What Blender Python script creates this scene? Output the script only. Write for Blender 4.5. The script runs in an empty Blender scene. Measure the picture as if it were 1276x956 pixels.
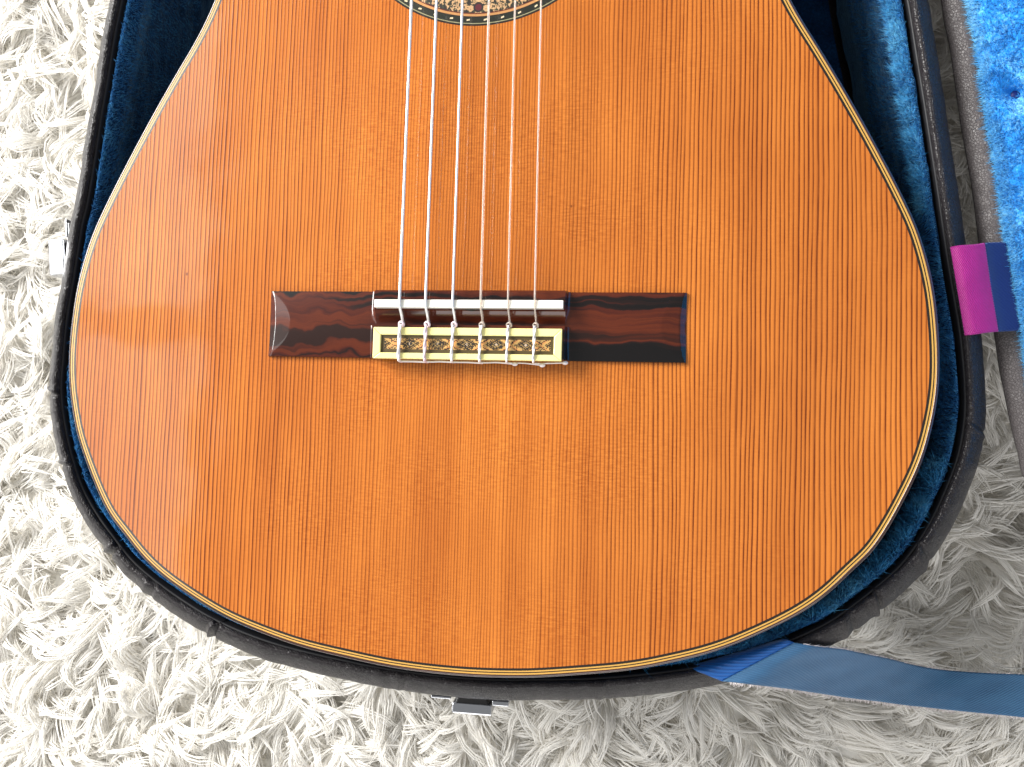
import bpy, bmesh, math, random
import numpy as np
from mathutils import Matrix, Vector, Euler

sc = bpy.context.scene
C = sc.collection
R = math.radians
MM = 0.001
ZT = 135.0            # height of the soundboard above the rug backing, mm

# ------------------------------------------------------------------ camera
cam_d = bpy.data.cameras.new('camera')
cam = bpy.data.objects.new('camera', cam_d); C.objects.link(cam)
cam_d.sensor_width = 36.0
cam_d.lens = 36.0 * 960.0 / 1276.0
cam_d.clip_start = 0.02; cam_d.clip_end = 50
CAM = np.array([65.33, -58.54, 327.93 + ZT])
RM = (Matrix.Rotation(0.028576, 3, 'Z') @ Matrix.Rotation(0.138759, 3, 'Y') @ Matrix.Rotation(0.061282, 3, 'X'))
cam.matrix_world = Matrix.Translation(Vector(CAM * MM)) @ RM.to_4x4()
sc.camera = cam

# ------------------------------------------------------------------ light
w = bpy.data.worlds.new('World'); sc.world = w; w.use_nodes = True
bg = w.node_tree.nodes['Background']
bg.inputs[0].default_value = (0.97, 0.985, 1.0, 1); bg.inputs[1].default_value = 0.36
def area(name, loc, target, sx, sy, power, col):
    d = bpy.data.lights.new(name, 'AREA'); d.shape = 'RECTANGLE'; d.size = sx; d.size_y = sy
    d.energy = power; d.color = col
    o = bpy.data.objects.new(name, d); C.objects.link(o)
    o.location = loc
    o.rotation_euler = (Vector(target) - Vector(loc)).to_track_quat('-Z', 'Y').to_euler()
    return o
area('window_light', (-1.65, 0.85, 1.15), (0, 0, 0.1), 1.3, 0.9, 138, (1.0, 0.985, 0.955))
area('sheen_panel', (-1.75, -0.50, 1.85), (-0.3, -0.50, 0.1), 1.37, 1.1, 12.5, (1.0, 0.99, 0.97))  # added unseen panels; the gap between them breaks the sheen on the soundboard
area('sheen_panel', (-1.75, 0.85, 1.85), (-0.3, 0.85, 0.1), 1.10, 1.1, 10, (1.0, 0.99, 0.97))
area('room_fill', (0.45, -1.9, 1.35), (0, 0, 0.1), 2.4, 1.0, 32, (1.0, 0.99, 0.98))  # added fill lamp without a visible source, brightens the rug
sc.view_settings.view_transform = 'Standard'; sc.view_settings.look = 'None'
sc.view_settings.exposure = -0.16; sc.view_settings.gamma = 1.0
sc.view_settings.use_curve_mapping = False
sc.cycles.use_denoising = True
sc.cycles.max_bounces = 10; sc.cycles.diffuse_bounces = 7

rng = np.random.default_rng(7)
random.seed(7)

# ------------------------------------------------------------------ helpers
def mesh_from(name, V, F, mat, parent=None, smooth=True, uv=None):
    """V in mm (soundboard level = 0), F a list or an int array of faces"""
    V = np.asarray(V, float).copy(); V[:, 2] += ZT; V *= MM
    me = bpy.data.meshes.new(name)
    if isinstance(F, np.ndarray):
        k = F.shape[1]
        me.vertices.add(len(V)); me.vertices.foreach_set('co', V.astype(np.float32).ravel())
        me.loops.add(F.size); me.loops.foreach_set('vertex_index', F.astype(np.int32).ravel())
        me.polygons.add(len(F)); me.polygons.foreach_set('loop_start', np.arange(0, F.size, k, dtype=np.int32))
        me.update(calc_edges=True)
    else:
        me.from_pydata(V.tolist(), [], F); me.update()
    if smooth is not None:
        me.polygons.foreach_set('use_smooth', [bool(smooth)] * len(me.polygons))
    if uv is not None:
        l = me.uv_layers.new(name='UVMap')
        vi = np.empty(len(me.loops), dtype=np.int32); me.loops.foreach_get('vertex_index', vi)
        l.data.foreach_set('uv', np.asarray(uv, np.float32)[vi].ravel())
    me.materials.append(mat)
    o = bpy.data.objects.new(name, me); C.objects.link(o)
    if parent is not None:
        o.parent = parent
        o.matrix_parent_inverse = parent_world(parent).inverted()
    return o
def parent_world(p):
    m = p.matrix_basis.copy()
    if p.parent: m = parent_world(p.parent) @ p.matrix_parent_inverse @ m
    return m
def empty(name, x, y, z, parent=None):
    o = bpy.data.objects.new(name, None); C.objects.link(o)
    o.empty_display_size = 0.02
    o.location = (x * MM, y * MM, (z + ZT) * MM)
    if parent is not None:
        o.parent = parent; o.matrix_parent_inverse = parent_world(parent).inverted()
    return o
def tag(o, label=None, cat=None, group=None, kind=None):
    if label: o['label'] = label
    if cat: o['category'] = cat
    if group: o['group'] = group
    if kind: o['kind'] = kind
    return o
def bevel(o, width=0.4, seg=2, angle=30):
    m = o.modifiers.new('bevel', 'BEVEL'); m.width = width * MM; m.segments = seg
    m.limit_method = 'ANGLE'; m.angle_limit = R(angle)
    return o
def auto(o):
    """smooth shading that keeps hard edges"""
    me = o.data
    me.polygons.foreach_set('use_smooth', [True] * len(me.polygons))
    me.set_sharp_from_angle(angle=R(35))
    return o

def catmull(P, n, closed=True):
    P = np.asarray(P, float); N = len(P)
    out = []
    rngk = range(N if closed else N - 1)
    for i in rngk:
        if closed: p0, p1, p2, p3 = P[(i-1) % N], P[i], P[(i+1) % N], P[(i+2) % N]
        else: p0, p1, p2, p3 = P[max(i-1, 0)], P[i], P[i+1], P[min(i+2, N-1)]
        for t in np.linspace(0, 1, 12, endpoint=False):
            out.append(0.5 * ((2*p1) + (-p0+p2)*t + (2*p0-5*p1+4*p2-p3)*t*t + (-p0+3*p1-3*p2+p3)*t**3))
    if not closed: out.append(P[-1])
    return resample(np.array(out), n, closed)
def resample(Q, n, closed=True):
    Qc = np.vstack([Q, Q[:1]]) if closed else Q
    s = np.r_[0, np.cumsum(np.linalg.norm(np.diff(Qc, axis=0), axis=1))]
    t = np.linspace(0, s[-1], n, endpoint=not closed)
    return np.stack([np.interp(t, s, Qc[:, k]) for k in range(Q.shape[1])], 1)
def smooth_loop(P, it=6):
    for _ in range(it): P = 0.25*np.roll(P, 1, 0) + 0.5*P + 0.25*np.roll(P, -1, 0)
    return P
def normals2(P):
    t = np.roll(P, -1, 0) - np.roll(P, 1, 0)
    t /= np.linalg.norm(t, axis=1)[:, None]
    n = np.stack([t[:, 1], -t[:, 0]], 1)              # outward for a counter-clockwise loop
    return n
def inside(poly, pts):
    x, y = pts[:, 0], pts[:, 1]; r = np.zeros(len(pts), bool)
    a = poly; b = np.roll(poly, -1, 0)
    for (x1, y1), (x2, y2) in zip(a, b):
        c = ((y1 > y) != (y2 > y))
        with np.errstate(divide='ignore', invalid='ignore'):
            r ^= c & (x < (x2 - x1) * (y - y1) / (y2 - y1 + 1e-12) + x1)
    return r
def grid_faces(nu, nv, wrap_u=False):
    """faces of a (nu x nv) vertex grid, u slow"""
    u = np.arange(nu if wrap_u else nu - 1); v = np.arange(nv - 1)
    U, Vv = np.meshgrid(u, v, indexing='ij'); U2 = (U + 1) % nu
    return np.stack([U*nv+Vv, U2*nv+Vv, U2*nv+Vv+1, U*nv+Vv+1], -1).reshape(-1, 4)
def sweep(P, N, prof, name, mat, parent, wrap=True, disp=None, flip=False):
    """sweep a profile [(offset outward, z)...] along the loop P with outward normals N"""
    prof = np.asarray(prof, float); n, m = len(P), len(prof)
    off = np.broadcast_to(prof[None, :, 0], (n, m)).copy(); zz = np.broadcast_to(prof[None, :, 1], (n, m)).copy()
    if disp is not None: off, zz = disp(off, zz)
    V = np.empty((n, m, 3))
    V[:, :, :2] = P[:, None, :] + N[:, None, :] * off[:, :, None]; V[:, :, 2] = zz
    F = grid_faces(n, m, wrap)
    if flip: F = F[:, ::-1]
    return mesh_from(name, V.reshape(-1, 3), np.ascontiguousarray(F), mat, parent)
def tube(path, rad, sides=8, cap=True):
    path = np.asarray(path, float); n = len(path)
    rad = np.broadcast_to(np.asarray(rad, float), (n,))
    t = np.gradient(path, axis=0); t /= np.linalg.norm(t, axis=1)[:, None] + 1e-12
    ref = np.array([0, 0, 1.0]) if abs(t[0, 2]) < 0.9 else np.array([1.0, 0, 0])
    V = []
    u = np.cross(t[0], ref); u /= np.linalg.norm(u)
    for i in range(n):
        u = u - t[i] * (u @ t[i]); u /= np.linalg.norm(u); v = np.cross(t[i], u)
        for k in range(sides):
            a = 2 * math.pi * k / sides
            V.append(path[i] + rad[i] * (math.cos(a) * u + math.sin(a) * v))
    F = []
    for i in range(n - 1):
        for k in range(sides):
            k2 = (k + 1) % sides
            F.append((i*sides+k, i*sides+k2, (i+1)*sides+k2, (i+1)*sides+k))
    if cap:
        F.append(tuple(range(sides))[::-1]); F.append(tuple((n-1)*sides + k for k in range(sides)))
    return V, F
class MB:
    def __init__(s): s.V = []; s.F = []
    def add(s, V, F):
        o = len(s.V); s.V += [tuple(v) for v in V]; s.F += [tuple(i + o for i in f) for f in F]; return s
    def box(s, x0, x1, y0, y1, z0, z1):
        V = [(x, y, z) for z in (z0, z1) for y in (y0, y1) for x in (x0, x1)]
        F = [(0, 2, 3, 1), (4, 5, 7, 6), (0, 1, 5, 4), (2, 6, 7, 3), (0, 4, 6, 2), (1, 3, 7, 5)]
        return s.add(V, F)
    def tube(s, path, rad, sides=8): return s.add(*tube(path, rad, sides))
    def ball(s, c, r, sx=1, sy=1, sz=1, n=10):
        V = [(c[0], c[1], c[2] + r*sz)]; F = []
        for i in range(1, n):
            a = math.pi * i / n
            for k in range(n*2):
                b = math.pi * k / n
                V.append((c[0] + sx*r*math.sin(a)*math.cos(b), c[1] + sy*r*math.sin(a)*math.sin(b), c[2] + sz*r*math.cos(a)))
        V.append((c[0], c[1], c[2] - r*sz)); m = 2*n
        for k in range(m): F.append((0, 1+k, 1+(k+1) % m))
        for i in range(n-2):
            for k in range(m):
                F.append((1+i*m+k, 1+(i+1)*m+k, 1+(i+1)*m+(k+1) % m, 1+i*m+(k+1) % m))
        last = len(V)-1
        for k in range(m): F.append((1+(n-2)*m+k, last, 1+(n-2)*m+(k+1) % m))
        return s.add(V, F)
    def build(s, name, mat, parent=None, smooth=False): return mesh_from(name, s.V, s.F, mat, parent, smooth)

# ------------------------------------------------------------------ node helper
class NT:
    def __init__(s, name):
        s.m = bpy.data.materials.new(name); s.m.use_nodes = True
        s.t = s.m.node_tree; s.n = s.t.nodes; s.b = s.n['Principled BSDF']; s.out = s.n['Material Output']
    def node(s, typ, **kw):
        n = s.n.new(typ)
        for k, v in kw.items(): setattr(n, k, v)
        return n
    def put(s, sock, v):
        if isinstance(v, bpy.types.NodeSocket): s.t.links.new(v, sock)
        elif v is not None: sock.default_value = v
    def math(s, op, a, b=None, c=None, clamp=False):
        n = s.node('ShaderNodeMath', operation=op); n.use_clamp = clamp
        s.put(n.inputs[0], a)
        if b is not None: s.put(n.inputs[1], b)
        if c is not None: s.put(n.inputs[2], c)
        return n.outputs[0]
    def xyz(s, x, y, z=0.0):
        n = s.node('ShaderNodeCombineXYZ'); s.put(n.inputs[0], x); s.put(n.inputs[1], y); s.put(n.inputs[2], z); return n.outputs[0]
    def sep(s, v):
        n = s.node('ShaderNodeSeparateXYZ'); s.put(n.inputs[0], v); return n.outputs
    def obj(s): return s.node('ShaderNodeTexCoord').outputs['Object']
    def pos(s): return s.node('ShaderNodeNewGeometry').outputs['Position']
    def uv(s): return s.node('ShaderNodeTexCoord').outputs['UV']
    def noise(s, vec, scale=1.0, detail=2.0, rough=0.5, dist=0.0, out='Fac'):
        n = s.node('ShaderNodeTexNoise'); s.put(n.inputs['Vector'], vec); n.inputs['Scale'].default_value = scale
        n.inputs['Detail'].default_value = detail; n.inputs['Roughness'].default_value = rough; n.inputs['Distortion'].default_value = dist
        return n.outputs[out]
    def voronoi(s, vec, scale, feature='F1', out='Distance'):
        n = s.node('ShaderNodeTexVoronoi', feature=feature); s.put(n.inputs['Vector'], vec); n.inputs['Scale'].default_value = scale
        return n.outputs[out]
    def white(s, v, dim='1D'):
        n = s.node('ShaderNodeTexWhiteNoise', noise_dimensions=dim)
        s.put(n.inputs['W'] if dim == '1D' else n.inputs['Vector'], v); return n.outputs['Value']
    def ramp(s, fac, stops, interp='LINEAR'):
        n = s.node('ShaderNodeValToRGB'); cr = n.color_ramp; cr.interpolation = interp
        while len(cr.elements) < len(stops): cr.elements.new(0.5)
        for e, (p, c) in zip(cr.elements, stops):
            e.position = p; e.color = (*c, 1) if len(c) == 3 else c
        s.put(n.inputs[0], fac); return n.outputs[0]
    def mix(s, fac, a, b, blend='MIX'):
        n = s.node('ShaderNodeMix', data_type='RGBA', blend_type=blend)
        s.put(n.inputs[0], fac)
        s.put(n.inputs[6], (*a, 1) if isinstance(a, tuple) and len(a) == 3 else a)
        s.put(n.inputs[7], (*b, 1) if isinstance(b, tuple) and len(b) == 3 else b)
        return n.outputs[2]
    def maprange(s, v, a, b, c=0.0, d=1.0, smooth=False):
        n = s.node('ShaderNodeMapRange'); n.interpolation_type = 'SMOOTHSTEP' if smooth else 'LINEAR'
        s.put(n.inputs[0], v)
        for i, x in enumerate((a, b, c, d)): n.inputs[i+1].default_value = x
        return n.outputs[0]
    def bump(s, h, strength=0.5, dist=0.0005, normal=None):
        n = s.node('ShaderNodeBump'); n.inputs['Strength'].default_value = strength; n.inputs['Distance'].default_value = dist
        s.put(n.inputs['Height'], h)
        if normal is not None: s.put(n.inputs['Normal'], normal)
        return n.outputs[0]
    def set(s, **kw):
        names = dict(base='Base Color', rough='Roughness', metal='Metallic', normal='Normal', spec='Specular IOR Level',
                     coat='Coat Weight', coat_rough='Coat Roughness', coat_normal='Coat Normal', sheen='Sheen Weight', sheen_rough='Sheen Roughness',
                     sheen_tint='Sheen Tint', trans='Transmission Weight', ior='IOR', sss='Subsurface Weight', aniso='Anisotropic')
        for k, v in kw.items():
            if isinstance(v, tuple) and len(v) == 3: v = (*v, 1)
            s.put(s.b.inputs[names[k]], v)
        return s.m

# ------------------------------------------------------------------ materials
def mat_soundboard():
    n = NT('cedar_top'); p = n.sep(n.pos())
    x = n.math('MULTIPLY', p[0], 1000.0); y = n.math('MULTIPLY', p[1], 1000.0)
    warp = n.noise(n.xyz(n.math('MULTIPLY', x, 0.02), n.math('MULTIPLY', y, 0.006)), 1.0, 3, 0.55)
    xw = n.math('ADD', x, n.math('MULTIPLY', n.math('SUBTRACT', warp, 0.5), 4.0))
    ax = n.math('ABSOLUTE', xw)
    e = n.math('EXPONENT', n.math('DIVIDE', ax, -55.0))
    ph = n.math('ADD', n.math('DIVIDE', ax, 2.0), n.math('MULTIPLY', n.math('SUBTRACT', 1.0, e), 17.0))
    j1 = n.noise(n.xyz(n.math('MULTIPLY', xw, 0.11), 3.3), 1.0, 2, 0.6)
    j2 = n.noise(n.xyz(n.math('MULTIPLY', xw, 0.5), 9.3), 1.0, 1, 0.5)
    ph = n.math('ADD', ph, n.math('ADD', n.math('MULTIPLY', j1, 1.5), n.math('MULTIPLY', j2, 0.30)))
    fr = n.math('FRACT', ph); fl = n.math('FLOOR', ph)
    wn = n.white(fl)
    late = n.ramp(fr, [(0.0, (1,)*3), (0.09, (0.22,)*3), (0.16, (0.0,)*3), (0.45, (0.04,)*3), (0.70, (0.30,)*3), (0.82, (0.9,)*3), (1.0, (1,)*3)])
    # softer, closer grain towards the joint in the middle
    mid = n.maprange(ax, 25, 95, 0.70, 1.0, True)
    amp = n.math('MULTIPLY', n.math('MULTIPLY_ADD', wn, 0.38, 0.76), mid)
    brk = n.noise(n.xyz(n.math('MULTIPLY', x, 0.9), n.math('MULTIPLY', y, 0.05)), 1.0, 3, 0.6)
    amp = n.math('MULTIPLY', amp, n.maprange(brk, 0.25, 0.6, 0.6, 1.05))
    fac = n.math('MULTIPLY', late, amp, clamp=True)
    # broad vertical streaks, blotches and cross silk
    st = n.noise(n.xyz(n.math('MULTIPLY', xw, 0.09), n.math('MULTIPLY', y, 0.004)), 1.0, 4, 0.6)
    bl = n.noise(n.xyz(n.math('MULTIPLY', x, 0.016), n.math('MULTIPLY', y, 0.012)), 1.0, 3, 0.5)
    silk = n.noise(n.xyz(n.math('MULTIPLY', x, 0.22), n.math('MULTIPLY', y, 1.3)), 1.0, 3, 0.65)
    silkm = n.math('MULTIPLY', n.math('SUBTRACT', silk, 0.5), n.maprange(ax, 40, 130, 1.05, 0.30, True))
    wide = n.math('ADD', n.math('MULTIPLY', n.math('SUBTRACT', st, 0.5), 0.75), n.math('MULTIPLY', n.math('SUBTRACT', bl, 0.5), 0.8))
    patch = n.maprange(n.noise(n.xyz(n.math('MULTIPLY', x, 0.018), n.math('MULTIPLY', y, 0.022), 5.0), 1.0, 2, 0.5), 0.40, 0.62, 0.35, 1.5)
    silkm = n.math('MULTIPLY', silkm, patch)
    tone = n.math('ADD', n.math('ADD', wide, silkm), 0.5, clamp=True)
    light = n.mix(tone, (0.345, 0.080, 0.009), (0.68, 0.225, 0.036))
    dark = n.mix(tone, (0.085, 0.012, 0.001), (0.16, 0.028, 0.003))
    col = n.mix(fac, light, dark)
    # tiny dents and specks in the finish
    vv = n.voronoi(n.xyz(n.math('MULTIPLY', x, 0.045), n.math('MULTIPLY', y, 0.03)), 1.0)
    spk = n.maprange(vv, 0.018, 0.03, 1.0, 0.0)
    vr = n.node('ShaderNodeTexVoronoi', feature='F1'); vr.inputs['Scale'].default_value = 1.0
    n.put(vr.inputs['Vector'], n.xyz(n.math('MULTIPLY', x, 0.045), n.math('MULTIPLY', y, 0.03)))
    sel = n.math('GREATER_THAN', n.sep(vr.outputs['Color'])[0], 0.72)
    col = n.mix(n.math('MULTIPLY', n.math('MULTIPLY', spk, sel), 0.7), col, (0.09, 0.02, 0.006))
    wav = n.noise(n.xyz(n.math('MULTIPLY', x, 0.02), n.math('MULTIPLY', y, 0.02)), 1.0, 2, 0.5)
    b0 = n.bump(wav, 0.6, 0.0009)
    b1 = n.bump(fac, 0.22, 0.0002, b0)
    return n.set(base=col, rough=0.38, normal=b1, coat=0.9, coat_rough=0.085, coat_normal=n.bump(fac, 0.04, 0.0001, b0), spec=0.08)
def mat_rosewood():
    n = NT('rosewood'); p = n.sep(n.pos())
    x = n.math('MULTIPLY', p[0], 1000.0); y = n.math('MULTIPLY', p[1], 1000.0)
    wv = n.noise(n.xyz(n.math('MULTIPLY', x, 0.045), n.math('MULTIPLY', y, 0.05)), 1.0, 3, 0.5)
    left = n.maprange(x, -30, -60, 0.35, 1.0)
    yy = n.math('ADD', y, n.math('MULTIPLY', n.math('SUBTRACT', wv, 0.5), n.math('MULTIPLY', left, 22.0)))
    st = n.noise(n.xyz(n.math('MULTIPLY', x, 0.004), n.math('MULTIPLY', yy, 0.13), 4.2), 1.0, 3, 0.5)
    fine = n.noise(n.xyz(n.math('MULTIPLY', x, 0.03), n.math('MULTIPLY', yy, 1.6)), 1.0, 4, 0.7)
    pores = n.noise(n.xyz(n.math('MULTIPLY', x, 0.35), n.math('MULTIPLY', y, 5.0)), 1.0, 2, 0.6)
    st = n.math('MULTIPLY_ADD', n.math('SUBTRACT', st, 0.5), 1.5, 0.515)
    f = n.math('ADD', st, n.math('MULTIPLY', n.math('SUBTRACT', fine, 0.5), 0.16))
    col = n.ramp(f, [(0.36, (0.004, 0.003, 0.003)), (0.44, (0.012, 0.005, 0.004)), (0.475, (0.050, 0.008, 0.004)), (0.57, (0.095, 0.017, 0.005)), (0.66, (0.055, 0.010, 0.004)), (0.74, (0.018, 0.006, 0.004))])
    col = n.mix(n.maprange(pores, 0.62, 0.72, 0.0, 0.6), col, (0.012, 0.006, 0.005))
    return n.set(base=col, rough=0.4, spec=0.1, coat=0.9, coat_rough=0.06, normal=n.bump(pores, 0.12, 0.0001))
def mat_plain(name, col, rough=0.4, nscale=60, var=0.12, bumpd=0.00005, bstr=0.3, **kw):
    n = NT(name); o = n.pos()
    f = n.noise(o, nscale * 10, 4, 0.6)
    a = tuple(c * (1 - var) for c in col); b = tuple(min(1, c * (1 + var)) for c in col)
    return n.set(base=n.mix(f, a, b), rough=rough, normal=n.bump(n.noise(o, nscale * 40, 3, 0.6), bstr, bumpd), **kw)
def mat_side():
    n = NT('rosewood_side'); p = n.sep(n.pos())
    f = n.noise(n.xyz(n.math('MULTIPLY', p[0], 12.0), n.math('MULTIPLY', p[1], 12.0), n.math('MULTIPLY', p[2], 260.0)), 1.0, 4, 0.6)
    return n.set(base=n.ramp(f, [(0.3, (0.012, 0.006, 0.005)), (0.55, (0.05, 0.014, 0.008)), (0.75, (0.02, 0.008, 0.006))]), rough=0.3, coat=0.8, coat_rough=0.1)
def mat_vinyl(name, col):
    n = NT(name); o = n.pos()
    v = n.voronoi(o, 950.0, 'DISTANCE_TO_EDGE')
    cr = n.maprange(v, 0.0, 0.12, 0.0, 1.0)
    big = n.noise(o, 120.0, 4, 0.6)
    wr = n.noise(n.xyz(n.math('MULTIPLY', n.sep(o)[0], 500.0), n.math('MULTIPLY', n.sep(o)[1], 260.0), n.math('MULTIPLY', n.sep(o)[2], 500.0)), 1.0, 3, 0.6)
    h = n.math('ADD', n.math('MULTIPLY', cr, 0.35), n.math('ADD', n.math('MULTIPLY', big, 0.9), n.math('MULTIPLY', wr, 0.8)))
    dust = n.maprange(n.noise(o, 260.0, 5, 0.7), 0.5, 0.75, 0.0, 0.35)
    c = n.mix(dust, col, tuple(min(1, x * 1.9 + 0.02) for x in col))
    return n.set(base=c, rough=n.maprange(big, 0.3, 0.7, 0.28, 0.48), spec=0.36, normal=n.bump(h, 0.9, 0.0006))
def mat_plush(name, deep, mid, tipc):
    n = NT(name); o = n.pos()
    a = n.noise(o, 700.0, 4, 0.65); b = n.noise(o, 90.0, 3, 0.55)
    f = n.math('ADD', n.math('MULTIPLY', a, 0.6), n.math('MULTIPLY', b, 0.5))
    col = n.ramp(f, [(0.36, deep), (0.55, mid), (0.74, tipc)])
    return n.set(base=col, rough=0.75, spec=0.15, sheen=0.6, sheen_rough=0.35, sheen_tint=(0.35, 0.7, 1.0), normal=n.bump(a, 0.8, 0.0012))
def mat_shag():
    n = NT('white_shag'); o = n.pos()
    a = n.noise(o, 55.0, 3, 0.6)
    hair = n.noise(o, 900.0, 2, 0.5)
    col = n.mix(n.math('ADD', n.math('MULTIPLY', a, 0.75), n.math('MULTIPLY', hair, 0.25)), (0.89, 0.865, 0.815), (0.975, 0.965, 0.94))
    m = n.set(base=col, rough=0.5, spec=0.35, sheen=0.25, sheen_rough=0.4)
    tr = n.node('ShaderNodeBsdfTranslucent'); n.put(tr.inputs[0], col)
    mx = n.node('ShaderNodeMixShader'); mx.inputs[0].default_value = 0.42
    n.t.links.new(n.b.outputs[0], mx.inputs[1]); n.t.links.new(tr.outputs[0], mx.inputs[2]); n.t.links.new(mx.outputs[0], n.out.inputs[0])
    return m
def mat_rosette(cx, cy):
    """mosaic band: small square tesserae laid round the hole, mirrored leaf motif"""
    n = NT('rosette_mosaic'); p = n.sep(n.pos())
    x = n.math('SUBTRACT', n.math('MULTIPLY', p[0], 1000.0), cx); y = n.math('SUBTRACT', n.math('MULTIPLY', p[1], 1000.0), cy)
    r = n.math('SQRT', n.math('ADD', n.math('MULTIPLY', x, x), n.math('MULTIPLY', y, y)))
    th = n.math('MULTIPLY', n.math('ARCTAN2', x, n.math('MULTIPLY', y, -1.0)), 57.29578)   # degrees, 0 towards the bridge
    per = 64.0
    u = n.math('SUBTRACT', th, n.math('MULTIPLY', n.math('ROUND', n.math('DIVIDE', n.math('ADD', th, 1.0), per)), per))
    u = n.math('ABSOLUTE', n.math('ADD', u, 1.0))                      # mirrored repeat
    um = n.math('MULTIPLY', u, 1.02)                                   # about mm along the arc
    cell = 0.34
    q = n.xyz(n.math('SNAP', um, cell), n.math('SNAP', r, cell), 0.0)
    f = n.noise(q, 0.42, 2, 0.6, 0.8)
    g = n.noise(q, 0.7, 2, 0.5)
    col = n.ramp(f, [(0.0, (0.02, 0.016, 0.012)), (0.47, (0.025, 0.02, 0.014)), (0.475, (0.10, 0.085, 0.03)), (0.50, (0.55, 0.33, 0.16)), (0.62, (0.66, 0.42, 0.22)), (0.63, (0.015, 0.012, 0.01)), (0.70, (0.5, 0.33, 0.16))], 'CONSTANT')
    col = n.mix(n.math('GREATER_THAN', g, 0.59), col, (0.03, 0.035, 0.02))
    # red flower in the middle of each repeat
    dx = n.math('MULTIPLY', u, 1.02); dy = n.math('SUBTRACT', r, 56.0)
    d = n.math('SQRT', n.math('ADD', n.math('MULTIPLY', dx, dx), n.math('MULTIPLY', dy, dy)))
    col = n.mix(n.math('LESS_THAN', d, 2.4), col, (0.02, 0.012, 0.012))
    col = n.mix(n.math('LESS_THAN', d, 1.5), col, (0.10, 0.008, 0.016))
    return n.set(base=col, rough=0.4, coat=0.8, coat_rough=0.12)
def mat_inlay():
    """bridge mosaic: lozenges and crosses in cream, orange and black tesserae"""
    n = NT('bridge_mosaic'); p = n.sep(n.pos())
    x = n.math('MULTIPLY', p[0], 1000.0); y = n.math('ADD', n.math('MULTIPLY', p[1], 1000.0), 23.7)
    c = 0.42
    xs = n.math('SNAP', x, c); ys = n.math('SNAP', n.math('ADD', y, c * 0.5), c)
    per = 12.6
    u = n.math('PINGPONG', n.math('ADD', xs, 100.8), per / 2)          # 0 .. 6.3
    v = n.math('ABSOLUTE', ys)
    d = n.math('ADD', u, n.math('MULTIPLY', v, 1.55))                  # lozenge distance
    base = n.ramp(n.math('DIVIDE', d, 10.0), [(0.0, (0.55, 0.42, 0.30)), (0.08, (0.02, 0.015, 0.01)), (0.16, (0.35, 0.22, 0.08)), (0.22, (0.015, 0.012, 0.01)), (0.34, (0.30, 0.16, 0.04)),
                  (0.39, (0.02, 0.014, 0.01)), (0.46, (0.55, 0.32, 0.10)), (0.60, (0.58, 0.26, 0.08)), (0.70, (0.05, 0.012, 0.01)), (0.78, (0.55, 0.34, 0.12))], 'CONSTANT')
    wn = n.white(n.xyz(xs, ys, 1.7), '3D')
    col = n.mix(n.math('GREATER_THAN', wn, 0.82), base, (0.03, 0.02, 0.012))
    col = n.mix(n.math('LESS_THAN', wn, 0.08), col, (0.40, 0.26, 0.09))
    return n.set(base=col, rough=0.35, coat=0.6, coat_rough=0.12)
def mat_ribbon(name, a, b, pitch=1.15):
    n = NT(name); u = n.sep(n.uv())
    s = n.math('DIVIDE', n.math('ADD', u[0], n.math('MULTIPLY', u[1], 0.75)), pitch)
    tw = n.math('PINGPONG', s, 0.5)
    th = n.math('PINGPONG', n.math('DIVIDE', n.math('SUBTRACT', u[1], n.math('MULTIPLY', u[0], 0.2)), 0.55), 0.5)
    h = n.math('ADD', n.math('MULTIPLY', tw, 1.5), n.math('MULTIPLY', th, 0.6))
    big = n.noise(n.xyz(n.math('MULTIPLY', u[0], 0.05), n.math('MULTIPLY', u[1], 0.12)), 1.0, 3, 0.6)
    f = n.math('ADD', n.math('MULTIPLY', h, 0.6), n.math('MULTIPLY', big, 0.5))
    return n.set(base=n.mix(f, a, b), rough=0.5, spec=0.4, sheen=0.5, sheen_rough=0.3, sheen_tint=(0.5, 0.7, 1.0), normal=n.bump(h, 0.7, 0.0003))

M = {}
M['top'] = mat_soundboard()
M['rose'] = mat_rosewood()
M['side'] = mat_side()
M['yellow'] = mat_plain('maple_purfling', (0.56, 0.31, 0.065), 0.35, coat=0.45, coat_rough=0.1)
M['black'] = mat_plain('black_purfling', (0.012, 0.007, 0.005), 0.3, coat=0.8, coat_rough=0.1)
M['tanline'] = mat_plain('tan_purfling', (0.50, 0.24, 0.085), 0.3, coat=0.8, coat_rough=0.1)
M['redline'] = mat_plain('dark_red_purfling', (0.10, 0.014, 0.008), 0.3, coat=0.8, coat_rough=0.1)
M['greenblack'] = mat_plain('dark_green_band', (0.010, 0.012, 0.006), 0.35, coat=0.8, coat_rough=0.1, var=0.5)
M['palegreen'] = mat_plain('pale_green_line', (0.30, 0.28, 0.15), 0.3, coat=0.8, coat_rough=0.1)
M['cream'] = mat_plain('cream_dash', (0.72, 0.58, 0.36), 0.3, coat=0.8, coat_rough=0.1)
M['bone'] = mat_plain('bone', (0.86, 0.84, 0.76), 0.28, var=0.04, coat=0.4, coat_rough=0.1)
M['ivory'] = mat_plain('ivory_plate', (0.86, 0.79, 0.33), 0.3, var=0.05, coat=0.4, coat_rough=0.1)
M['steel'] = mat_plain('silver_winding', (0.86, 0.85, 0.83), 0.32, metal=0.45, var=0.06)
def mat_nylon():
    n = NT('clear_nylon')
    return n.set(base=(0.97, 0.86, 0.76), rough=0.2, trans=0.72, ior=1.40, spec=0.5)
M['nylon'] = mat_nylon()
M['tie'] = mat_plain('white_string_tail', (0.84, 0.79, 0.78), 0.45, var=0.06)
M['pinktie'] = mat_plain('pink_string_tail', (0.78, 0.62, 0.68), 0.5, var=0.10)
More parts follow.
